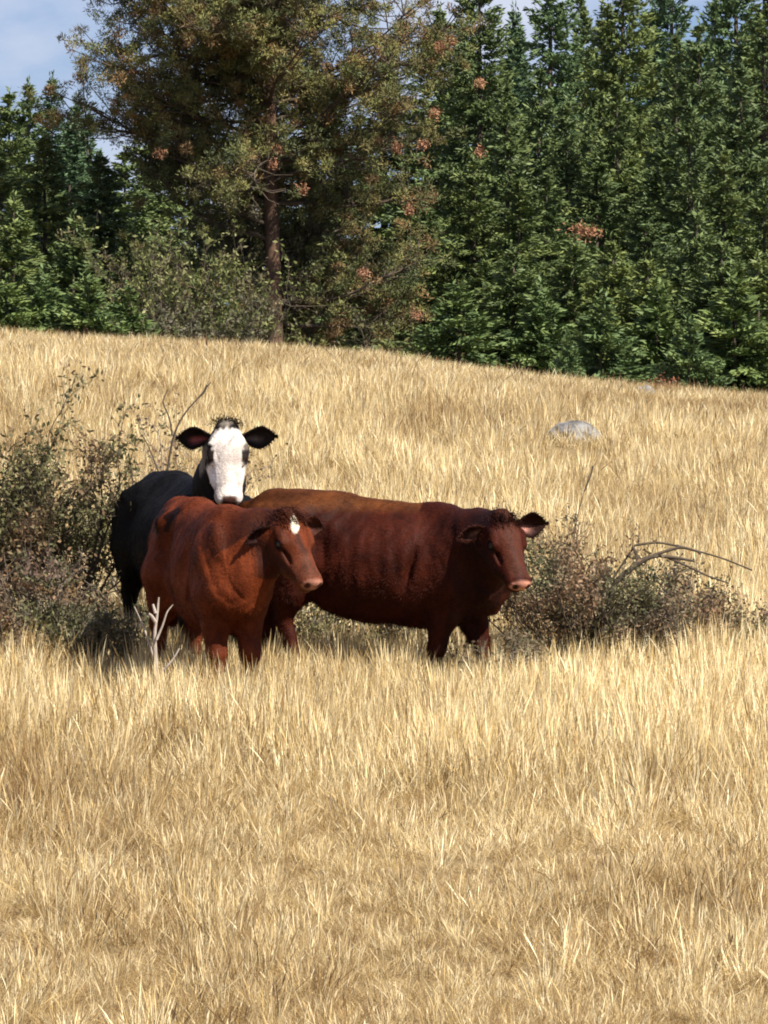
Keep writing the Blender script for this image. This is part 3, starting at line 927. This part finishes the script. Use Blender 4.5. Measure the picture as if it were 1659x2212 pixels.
shrub('shrub', gp(1080, 50.6), .50, .7, 8, 1700, .018, [(.15, .12, .08), (.12, .11, .06), (.2, .15, .1)], 'low twiggy shrub at the forefeet of the side-on cow', group=GS, seed=9)

# arching bare branches at the right
def bare(name, base, lines, mat, label, cat, rad=.012, n=6, group=None):
    root_loc = base
    T = Tubes(n)
    for pts, r0, r1 in lines:
        p = np.array(pts, float); m = len(p)
        t = np.linspace(0, m - 1, m * 4); q = np.stack([np.interp(t, np.arange(m), p[:, i]) for i in range(3)], -1)
        k = np.array([.25, .5, .25]); qq = q.copy()
        for _ in range(3): qq[1:-1] = qq[:-2] * .25 + qq[1:-1] * .5 + qq[2:] * .25
        T.add(qq - np.array(base), np.linspace(r0, r1, len(qq)))
    o = T.build(name, mat)
    o.location = base
    return tag(o, label, cat, group)


V3 = lambda a, D: [P(u, v, D + (dd[0] if dd else 0)) for (u, v, *dd) in a]
b0 = gp(1290, 51.6)
bare('dead_branch', tuple(b0), [
    (V3([(1290, 1480), (1310, 1270), (1380, 1215), (1410, 1200), (1450, 1203), (1500, 1212)], 51.6), .030, .010),
    (V3([(1380, 1215), (1372, 1190), (1366, 1180)], 51.6), .018, .010),
    (V3([(1410, 1200), (1470, 1180), (1510, 1192), (1512, 1198)], 51.6), .014, .007),
    (V3([(1440, 1203), (1490, 1225), (1530, 1245), (1575, 1260)], 51.65), .011, .006),
    (V3([(1372, 1178), (1420, 1170), (1480, 1183), (1560, 1205), (1625, 1232)], 51.7), .011, .006),
    (V3([(1310, 1270), (1372, 1178)], 51.65), .010, .007),
], M_darktwig, 'dark bare arching branch above the scrub at the right', 'branch')
b0 = gp(1225, 51.9)
bare('bare_stem', tuple(b0), [(V3([(1225, 1440), (1228, 1240), (1246, 1120), (1258, 1075), (1278, 1008)], 51.9), .006, .002),
                              (V3([(1262, 1062), (1277, 1025), (1281, 1006)], 51.9), .006, .007)], M_darktwig, 'thin dark stem rising tall above the right olive shrub', 'stem')
b0 = gp(345, 53.0)
bare('bare_stem', tuple(b0), [(V3([(345, 1400), (350, 1100), (372, 940), (400, 890), (430, 858), (455, 826)], 53.0), .012, .004),
                              (V3([(425, 862), (440, 850), (447, 832)], 53.0), .006, .010),
                              (V3([(372, 940), (366, 900), (350, 868), (362, 842)], 53.0), .007, .004),
                              (V3([(350, 1040), (320, 960), (300, 930)], 53.0), .007, .003)], M_darktwig, 'thin dark forked stem reaching highest, above the left ear of the white-faced cow', 'stem')
# bleached dead wood before the chestnut cow's hind leg
b0 = gp(338, 49.0)
bare('dead_wood', tuple(b0), [
    (V3([(340, 1560), (336, 1420), (333, 1370), (340, 1325), (343, 1290)], 49.0), .019, .006),
    (V3([(338, 1382), (352, 1350), (360, 1322), (374, 1306)], 48.97), .009, .004),
    (V3([(337, 1345), (327, 1330), (321, 1326)], 48.97), .014, .009),
    (V3([(336, 1325), (330, 1305)], 48.98), .012, .008),
    (V3([(334, 1430), (318, 1375), (306, 1345), (290, 1310)], 49.05), .009, .004),
    (V3([(340, 1460), (372, 1428), (388, 1400)], 49.0), .009, .005),
], M_bleach, 'bleached forked stump of dead wood in the grass before the chestnut cow', 'dead wood', n=7)
# thin seed stalk on the hill above the long back
gx, gy, gz_ = G(822, 1062)
bare('weed_stalk', (gx, gy, gz_), [(V3([(824, 1075), (822, 1052), (817, 1038), (819, 1022)], gy), .010, .014), (V3([(823, 1056), (832, 1046), (834, 1052)], gy), .006, .005)], M_darktwig, 'small dark weed stalk on the slope above the long brown back', 'weed')

# ------------------------------------------------------------------ rocks
def rock(name, vx, vy, w, h, label, seed, group=None):
    gx, gy, gz_ = G(vx, vy)
    r = np.random.default_rng(seed)
    nu, nv = 22, 12; V = []
    for i in range(nv + 1):
        th = math.pi * i / nv
        for j in range(nu):
            ph = 2 * math.pi * j / nu
            d = np.array([math.sin(th) * math.cos(ph), math.sin(th) * math.sin(ph), math.cos(th)])
            k = 1 + .12 * math.sin(3 * d[0] + seed) + .10 * math.sin(5 * d[1] + 2 * d[2] + seed) + .05 * math.sin(9 * d[0] + 7 * d[2]) + r.normal(0, .012)
            k = min(k, 1.08)
            V.append([d[0] * w / 2 * k, d[1] * w * .38 * k, d[2] * h * k * (.9 if d[2] > 0 else .5)])
    F = [(i * nu + j, i * nu + (j + 1) % nu, (i + 1) * nu + (j + 1) % nu, (i + 1) * nu + j) for i in range(nv) for j in range(nu)]
    o = mesh_obj(name, np.array(V), F, M_rock, loc=(gx, gy, gz_ + .03))
    return tag(o, label, 'rock', group)


rock('rock', 1243, 962, .64, .22, 'pale grey rounded boulder half sunk in the grass on the upper slope', 2)
rock('rock', 1392, 868, .28, .17, 'small dark grey rock near the crest, right of the larger boulder', 5)

# ------------------------------------------------------------------ firs
def quads(c, a, b_, la, lb):
    return np.stack([c - a * la, c + b_ * lb, c + a * la, c - b_ * lb], 1).reshape(-1, 3)


def fir_variant(H, Rb, seed, dens=1.0, tint=(1, 1, 1)):
    r = np.random.default_rng(seed)
    Cc = []; A = []; LA = []; TN = []
    z = .25
    while z < H - .05:
        fr = z / H
        Lb = Rb * 1.22 * (1 - fr) ** .88 * (1 + .12 * math.sin(z * 3 + seed)) + .06
        nb = int(7 + 5 * (1 - fr))
        for q in range(nb):
            a = r.uniform(0, 6.28); L = Lb * r.uniform(.65, 1.15)
            slope = -.18 + .75 * fr ** 1.5 + r.normal(0, .08)
            n = int(max(14, 92 * L * dens))
            t = r.uniform(.12, 1, n) ** .8
            side = r.normal(0, .20, n) * L * (1.05 - t) ** .5 * .8
            zz = z + slope * L * t - .25 * L * (t - .2) ** 2 + .18 * L * np.clip(t - .75, 0, 1) + r.normal(0, .03, n)
            px = math.cos(a) * L * t - math.sin(a) * side; py = math.sin(a) * L * t + math.cos(a) * side
            Cc.append(np.stack([px, py, zz - abs(side) * .35], -1))
            d = np.stack([math.cos(a) * np.ones(n) - math.sin(a) * np.sign(side) * .8, math.sin(a) * np.ones(n) + math.cos(a) * np.sign(side) * .8, slope - .9 * (r.uniform(size=n) < .5) - .3 + .8 * t + r.normal(0, .4, n)], -1)
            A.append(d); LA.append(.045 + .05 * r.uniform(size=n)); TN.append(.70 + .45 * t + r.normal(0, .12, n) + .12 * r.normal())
        z += r.uniform(.10, .17)
    # leader
    n = 30; tz = np.linspace(H - .5, H + .15, n)
    Cc.append(np.stack([r.normal(0, .03, n), r.normal(0, .03, n), tz], -1)); A.append(np.stack([r.normal(0, .5, n), r.normal(0, .5, n), np.ones(n)], -1)); LA.append(np.full(n, .07)); TN.append(np.ones(n))
    c = np.concatenate(Cc); a = np.concatenate(A) ; a /= np.linalg.norm(a, axis=1)[:, None]
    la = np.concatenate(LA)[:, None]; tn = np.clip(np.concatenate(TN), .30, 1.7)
    n = len(c)
    b_ = np.cross(a, r.normal(0, 1, (n, 3)) + np.array([0, 0, .0])); b_ /= np.linalg.norm(b_, axis=1)[:, None] + 1e-6
    V = quads(c, a, b_, la, la * .26)
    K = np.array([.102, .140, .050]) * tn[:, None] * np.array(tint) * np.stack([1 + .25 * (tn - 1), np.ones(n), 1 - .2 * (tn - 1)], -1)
    root = empty('fir_tree', (0, 0, 0))
    T = Tubes(7); T.add([(0, 0, -.3), (0, 0, H * .3), (.02, 0, H * .7), (0, 0, H)], [H * .015 + .02, H * .011, H * .005, .01])
    tr = T.build('trunk', M_firbark, root)
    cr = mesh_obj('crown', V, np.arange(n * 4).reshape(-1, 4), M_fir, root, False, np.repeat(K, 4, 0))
    TREES_CH[root.name] = [tr, cr]
    return root, H


GF = 'fir trees behind the crest of the field'
variants = [fir_variant(9, 2.1, 1), fir_variant(9, 1.7, 2), fir_variant(12, 2.2, 3), fir_variant(12, 1.9, 4, tint=(.8, .95, 1.25)), fir_variant(6, 1.5, 5, 1.1, (1.15, 1.1, 1)), fir_variant(4, 1.2, 6, 1.2, (1.05, 1.1, 1))]
used = set()


def fir(v, vx, vtip, D, label, wide=1.0):
    root, H = variants[v]
    if v in used: o = copy_tree(root)
    else: o = root; used.add(v)
    x_ = D * (vx - 829.5) / FV; gz_ = float(ground(x_, D)); top = D * (1106 - vtip) / FV
    s_ = (top - gz_) / H
    w = (s_ * .5 + .5) * wide * 1.06
    o.location = (x_, D, gz_); o.scale = (w, w, s_); o.rotation_euler = (0, 0, random.uniform(0, 6.28))
    tag(o, label, 'fir tree', GF)


FIRS = [
    # left side
    (0, 20, 205, 132, 'dark fir with its tip at the left edge of the skyline', 1.1),
    (1, 62, 185, 138, 'slim fir, second tip from the left on the skyline', 1.0),
    (3, 112, 168, 150, 'blue-green fir with the highest tip on the left skyline', 1.0),
    (0, 95, 300, 122, 'broad green fir standing before the blue-green skyline tips at the left', 1.1),
    (4, 30, 430, 116, 'young bright fir low at the left edge', 1.1),
    (3, 190, 245, 152, 'pale blue fir in the gap between the left firs and the pine', 1.0),
    (0, 215, 340, 124, 'green fir leaning against the left flank of the pine crown', 1.2),
    (4, 160, 470, 117, 'young fir low at the left, third from the edge', 1.1),
    (4, 285, 500, 119, 'young fir low beside the left edge of the pine', 1.0),
    (1, 330, 250, 142, 'dark fir showing behind the left part of the pine', 1.2),
    (5, 90, 590, 112, 'smallest fir at the foot of the left firs', 1.2),
    # right side, tall back row running out of the frame
    (2, 1035, -130, 140, 'tall fir just right of the pine, running out of the top', .92),
    (3, 1190, -180, 152, 'tall blue-green fir between the two sky gaps', .92),
    (2, 1345, -160, 143, 'tall fir right of the narrow sky gap, running out of the top', .92),
    (3, 1450, -190, 155, 'tall blue-green fir in the back row, second from the right', .92),
    (3, 1590, -220, 158, 'tall blue-green fir in the back row near the right edge', .92),
    (2, 1650, -60, 138, 'tall fir standing at the right edge of the photo', 1.1),
    # middle row
    (1, 1095, 190, 130, 'fir in the middle row nearest to the pine', 1.0),
    (1, 1166, 152, 134, 'pointed fir below the left sky gap', .85),
    (0, 1225, 225, 129, 'fir just left of the narrow sky gap, lower than the tall ones', .85),
    (1, 1275, 238, 133, 'olive fir straight below the narrow sky gap', .8),
    (0, 1332, 185, 128, 'pointed fir just right of the narrow sky gap', .9),
    (1, 1460, 82, 136, 'fir left of the highest middle-row tip at the right', .9),
    (0, 1510, 58, 133, 'highest tip of the middle row at the right', .95),
    (0, 1600, 150, 127, 'broad fir of the middle row close to the right edge', 1.0),
    (1, 1490, 230, 125, 'fir in front of the highest middle-row tip', 1.0),
    # front row
    (0, 1025, 350, 121, 'fir touching the right edge of the pine crown', 1.0),
    (0, 1120, 395, 120, 'broad fir of the front row, second from the pine', 1.15),
    (4, 1240, 525, 117, 'young fir left of the dead orange branch', 1.1),
    (0, 1395, 430, 119, 'broad fir of the front row right of the dead orange branch', 1.1),
    (4, 1325, 520, 115.5, 'young fir just below the dead orange branch', 1.0),
    (0, 1565, 330, 121, 'broad front-row fir below the right edge sky gap', 1.1),
    (4, 1505, 455, 116, 'young fir second from the right in the front row', 1.0),
    (1, 1650, 400, 117, 'front-row fir cut by the right edge', 1.1),
    (5, 1166, 620, 112, 'low young fir at the crest, left of the centre of the right wood', 1.25),
    (4, 1045, 560, 114, 'low fir at the foot of the pine on its right', 1.15),
    (5, 1420, 620, 112, 'low young fir at the crest before the dark gap', 1.25),
    (5, 1590, 600, 111, 'low young fir at the crest near the right edge', 1.4),
    (5, 1226, 722, 108, 'smallest pale fir tip poking above the crest', .6),
    (5, 1300, 640, 110.5, 'low young fir at the crest under the young firs', 1.2),
    (5, 1490, 690, 108, 'small fir tip at the crest above the red plant', 1.0),
]
FIRS += [
    (2, 1120, 60, 159, 'far fir filling the left sky gap behind the tall ones', 1.2),
    (2, 1300, 40, 160, 'far fir behind the tall ones, just right of the narrow sky gap', 1.1),
    (3, 1410, 20, 162, 'far blue-green fir between the tall back-row trunks at the right', 1.2),
    (2, 1640, 30, 161, 'far fir at the right edge behind the tall ones', 1.2),
    (2, 1000, 60, 156, 'far fir just behind the right rim of the pine', 1.2),
    (3, 165, 225, 158, 'far blue-green fir whose tip shows right of the highest left tip', 1.2),
    (3, 150, 262, 146, 'fir filling the dip between the highest left tip and the pine', 1.2),
    (1, 0, 330, 119, 'fir cut by the left edge, in front of the skyline firs', 1.2),
    (0, 270, 330, 130, 'dark fir deep behind the left side of the pine', 1.2),
    (2, 410, 150, 150, 'dark fir seen through the pine left of its trunk', 1.2),
    (2, 560, 200, 150, 'dark fir directly behind the pine trunk', 1.2),
    (2, 700, 160, 148, 'dark fir seen through the pine right of its trunk', 1.2),
    (2, 830, 120, 146, 'dark fir behind the right half of the pine crown', 1.2),
    (2, 950, 20, 145, 'dark fir behind the right rim of the pine crown', 1.2),
    (0, 900, 400, 128, 'fir showing low through the right side of the pine', 1.2),
    (0, 1180, 380, 124, 'front-row fir below the left sky gap', 1.1),
    (0, 1290, 330, 126, 'fir below the narrow sky gap, in front of the olive one', 1.1),
    (0, 1440, 300, 127, 'fir filling the dark gap between the right front-row firs', 1.2),
    (2, 1255, -20, 153, 'dark fir standing in the narrow sky gap', .8),
    (3, 1110, 20, 157, 'blue-green fir whose tip pokes into the left sky gap', .9),
    (3, 1545, 10, 160, 'farthest blue-green fir, its tip under the top edge near the right', 1.0),
    (4, 1110, 540, 113, 'young front fir, second from the pine foot', 1.2),
    (4, 1400, 560, 113.5, 'young front fir below the broad one right of the orange branch', 1.2),
    (4, 1560, 520, 113, 'young front fir, third from the right edge', 1.2),
    (4, 1640, 560, 112, 'young front fir cut by the right edge', 1.2),
    (5, 990, 610, 111.5, 'low fir at the crest against the pine foot', 1.3),
    (5, 15, 610, 111, 'low fir at the crest, cut by the left edge', 1.3),
    (5, 190, 600, 111.5, 'low fir at the crest before the left wood', 1.3),
    (5, 270, 620, 112, 'low fir at the crest left of the grey-brown shrub', 1.2)]
for a in FIRS: fir(a[0], a[1], a[2], a[3], a[4], a[5])

# dead orange spray caught in the firs
p0 = P(1265, 500, 114.0)
r = np.random.default_rng(5); n = 260
c = r.normal(0, 1, (n, 3)) * np.array([.13, .06, .06]); a = r.normal(0, 1, (n, 3)); a /= np.linalg.norm(a, axis=1)[:, None]
b_ = np.cross(a, r.normal(0, 1, (n, 3))); b_ /= np.linalg.norm(b_, axis=1)[:, None]
o = mesh_obj('dead_spray', quads(c, a, b_, .045, .012), np.arange(n * 4).reshape(-1, 4), M_pine, None, False, np.repeat(np.array([.34, .17, .09]) * r.uniform(.6, 1.3, (n, 1)), 4, 0), loc=tuple(p0))
tag(o, 'dead orange branch showing between the green firs at the right', 'branch', kind='stuff')

# ------------------------------------------------------------------ the big pine
def pine():
    D = 119.0; r = np.random.default_rng(21)
    bx = D * (604 - 829.5) / FV; bz = float(ground(bx, D))
    root = empty('pine_tree', (bx, D, bz))
    H = 15.5
    def trunk(z): t = z / H; return np.array([-.02 - .06 * math.sin(t * 5) - .5 * t ** 2, .1 * math.sin(t * 4), z])
    T = Tubes(12)
    zs = np.linspace(-.3, H, 26)
    T.add([trunk(z) for z in zs], .17 * (1 - zs / H * .93).clip(.04) + .03 * (zs < .3))
    T.build('trunk', M_pinebark, root)
    tufts = []
    limbs = []
    z = 1.1
    vtop = lambda z_: 1106 - (bz + z_) / D * FV
    while z < H - .3:
        fr = z / H
        for q in range(r.integers(4, 6)):
            a = r.uniform(0, 6.28)
            Rm = np.interp(z, [0, 2, 4, 6, 8, 10, 13, 15.5], [2.2, 2.7, 2.3, 2.7, 3.2, 2.8, 1.8, .5])
            if math.cos(a) > .2: Rm *= np.interp(z, [0, 3, 5.5, 8, 10], [1.0, .95, 1.02, 1.0, 1.0])
            if z < 5.2 and math.sin(a) < -.35 and r.uniform() < .92: continue
            L = Rm * r.uniform(.75, 1.12)
            d = np.array([math.cos(a), math.sin(a), r.normal(.12, .15) - .12 * (1 - fr)])
            p = trunk(z); pts = [p]; dd = d / np.linalg.norm(d)
            n = 8
            for i in range(n):
                dd = dd + r.normal(0, .12, 3) + np.array([0, 0, .03 + .03 * i / n]); dd /= np.linalg.norm(dd)
                p = p + dd * L / n; pts.append(p)
            pts = np.array(pts)
            rad = (.035 * (1 - fr) + .02)
            t_ = Tubes(5); t_.add(pts, np.linspace(rad, .008, n + 1))
            # secondary branches
            for i in range(1, n + 1):
                for w in range(r.integers(3, 5)):
                    s_ = r.normal(0, 1, 3); s_[2] = s_[2] * .5 + .25
                    e = (pts[i] - pts[i - 1]); e /= np.linalg.norm(e)
                    s_ = s_ / np.linalg.norm(s_) + e * .7
                    l2 = L * .17 * r.uniform(.5, 1.3) + .15
                    q0 = pts[i]; q1 = q0 + s_ * l2 * .5 + r.normal(0, .03, 3); q2 = q0 + s_ * l2 + np.array([0, 0, .08])
                    t_.add([q0, q1, q2], [.014, .009, .006])
                    tufts += [q2] + ([q1 * .4 + q2 * .6 + r.normal(0, .08, 3)] if r.uniform() < .9 else []) + ([q2 + r.normal(0, .16, 3)] if r.uniform() < .75 else [])
            tufts.append(pts[-1])
            t_.build('branch', M_darktwig, root)
            limbs.append(1)
        z += r.uniform(.26, .38)
    tf = np.array(tufts)
    tf = tf[~((np.abs(tf[:, 0]) < .28) & (tf[:, 1] < .1) & (tf[:, 2] < 5.8))]
    # the needle brushes: each tuft a soft ball of short needles
    m = len(tf); k = 64
    tr_ = r.uniform(.085, .165, m)
    d = r.normal(0, 1, (m * k, 3)); d /= np.linalg.norm(d, axis=1)[:, None]
    c = np.repeat(tf, k, 0) + d * np.repeat(tr_, k)[:, None] * r.uniform(.2, 1, (m * k, 1)) * np.array([1, 1, .85])
    d = d * .7 + r.normal(0, .45, (m * k, 3)) + np.array([0, 0, .25]); d /= np.linalg.norm(d, axis=1)[:, None]
    s_ = np.cross(d, r.normal(0, 1, (m * k, 3))); s_ /= np.linalg.norm(s_, axis=1)[:, None]
    ln = r.uniform(.05, .085, (m * k, 1))
    V = np.stack([c - s_ * .0095, c + s_ * .0095, c + d * ln], 1)
    right = np.clip(tf[:, 0] / 2.5, -1, 1)
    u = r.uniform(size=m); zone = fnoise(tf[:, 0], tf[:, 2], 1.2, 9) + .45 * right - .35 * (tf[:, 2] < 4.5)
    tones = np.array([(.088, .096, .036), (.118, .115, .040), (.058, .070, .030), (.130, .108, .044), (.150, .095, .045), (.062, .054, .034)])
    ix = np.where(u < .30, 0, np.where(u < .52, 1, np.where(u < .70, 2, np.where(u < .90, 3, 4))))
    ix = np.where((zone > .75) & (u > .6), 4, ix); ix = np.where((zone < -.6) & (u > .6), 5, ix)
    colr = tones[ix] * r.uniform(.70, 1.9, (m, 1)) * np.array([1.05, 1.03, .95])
    dead = (r.uniform(size=m) < .002 + .003 * (zone > .4))
    K = np.repeat(colr, k, 0)
    kk = np.repeat(~dead, k)
    n1_ = kk.sum()
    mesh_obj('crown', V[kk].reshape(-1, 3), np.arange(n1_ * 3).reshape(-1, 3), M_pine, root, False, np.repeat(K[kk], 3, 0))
    # dead orange clusters, those seen in the photo plus scattered ones
    def to_local(vx, vy, dy): w = P(vx, vy, D + dy); return w - np.array([bx, D, bz])
    spots = [to_local(u_, v_, -2.2 + 1.0 * r.uniform()) for u_, v_ in ((408, 80), (655, 410), (915, 312), (1036, 328), (1036, 180), (858, 318), (345, 330), (785, 590), (950, 100), (590, 355), (940, 245), (885, 455), (900, 680), (180, 140), (600, 320))]
    spots += list(tf[dead])
    for c0 in spots:
        kq = 150; cc = np.array(c0) + r.normal(0, .042, (kq, 3)); d = r.normal(0, 1, (kq, 3)); d /= np.linalg.norm(d, axis=1)[:, None]
        s_ = np.cross(d, r.normal(0, 1, (kq, 3))); s_ /= np.linalg.norm(s_, axis=1)[:, None]; l_ = r.uniform(.04, .07, (kq, 1))
        V = np.stack([cc - s_ * .010, cc + s_ * .010, cc + d * l_], 1).reshape(-1, 3)
        cl_ = mesh_obj('dead_needle_cluster', V, np.arange(kq * 3).reshape(-1, 3), M_pine, root, False, np.repeat(np.array([.34, .17, .095]) * r.uniform(.6, 1.25, (kq, 1)), 3, 0)); cl_['kind'] = 'stuff'
    tag(root, 'big spreading pine with olive and brown needles and a reddish trunk on the crest', 'pine tree')
    print('pine tufts', m, 'limbs', len(limbs))


pine()

# shrubs at the foot of the pine
GREEN = [(.14, .16, .05), (.19, .20, .07), (.10, .12, .04), (.24, .24, .10), (.15, .13, .07)]
def bigshrub(vx, vtop, D, spread, n, tones, label, seed, ns=14):
    b = gp(vx, D); h = D * (1106 - vtop) / FV - b[2]
    shrub('tree_shrub', b, h * .98, spread, ns, n, .042, tones, label, 'shrub', 'shrubs at the foot of the pine', seed, thick=.028, bark=M_darktwig)
bigshrub(425, 455, 113.5, .10, 12000, GREEN, 'light green leafy shrub left of the pine trunk', 31)
bigshrub(385, 610, 112.5, .38, 9500, [(.13, .12, .08), (.10, .10, .06), (.17, .15, .10), (.11, .13, .05)], 'grey-brown twiggy shrub at the foot of the pine', 32)
bigshrub(850, 650, 113, .7, 6000, [(.10, .11, .045), (.14, .12, .05), (.08, .09, .04)], 'olive shrub on the crest right of the pine trunk', 33)

# red plant at the edge of the wood
gx, gy, gz_ = G(1450, 832)
shrub('red_plant', (gx, gy, gz_), .30, .5, 6, 420, .022, [(.20, .06, .03), (.26, .10, .05), (.16, .06, .03)], 'small red-leaved plant on the crest at the edge of the firs', 'plant', None, 41, thick=.006, levels=2)
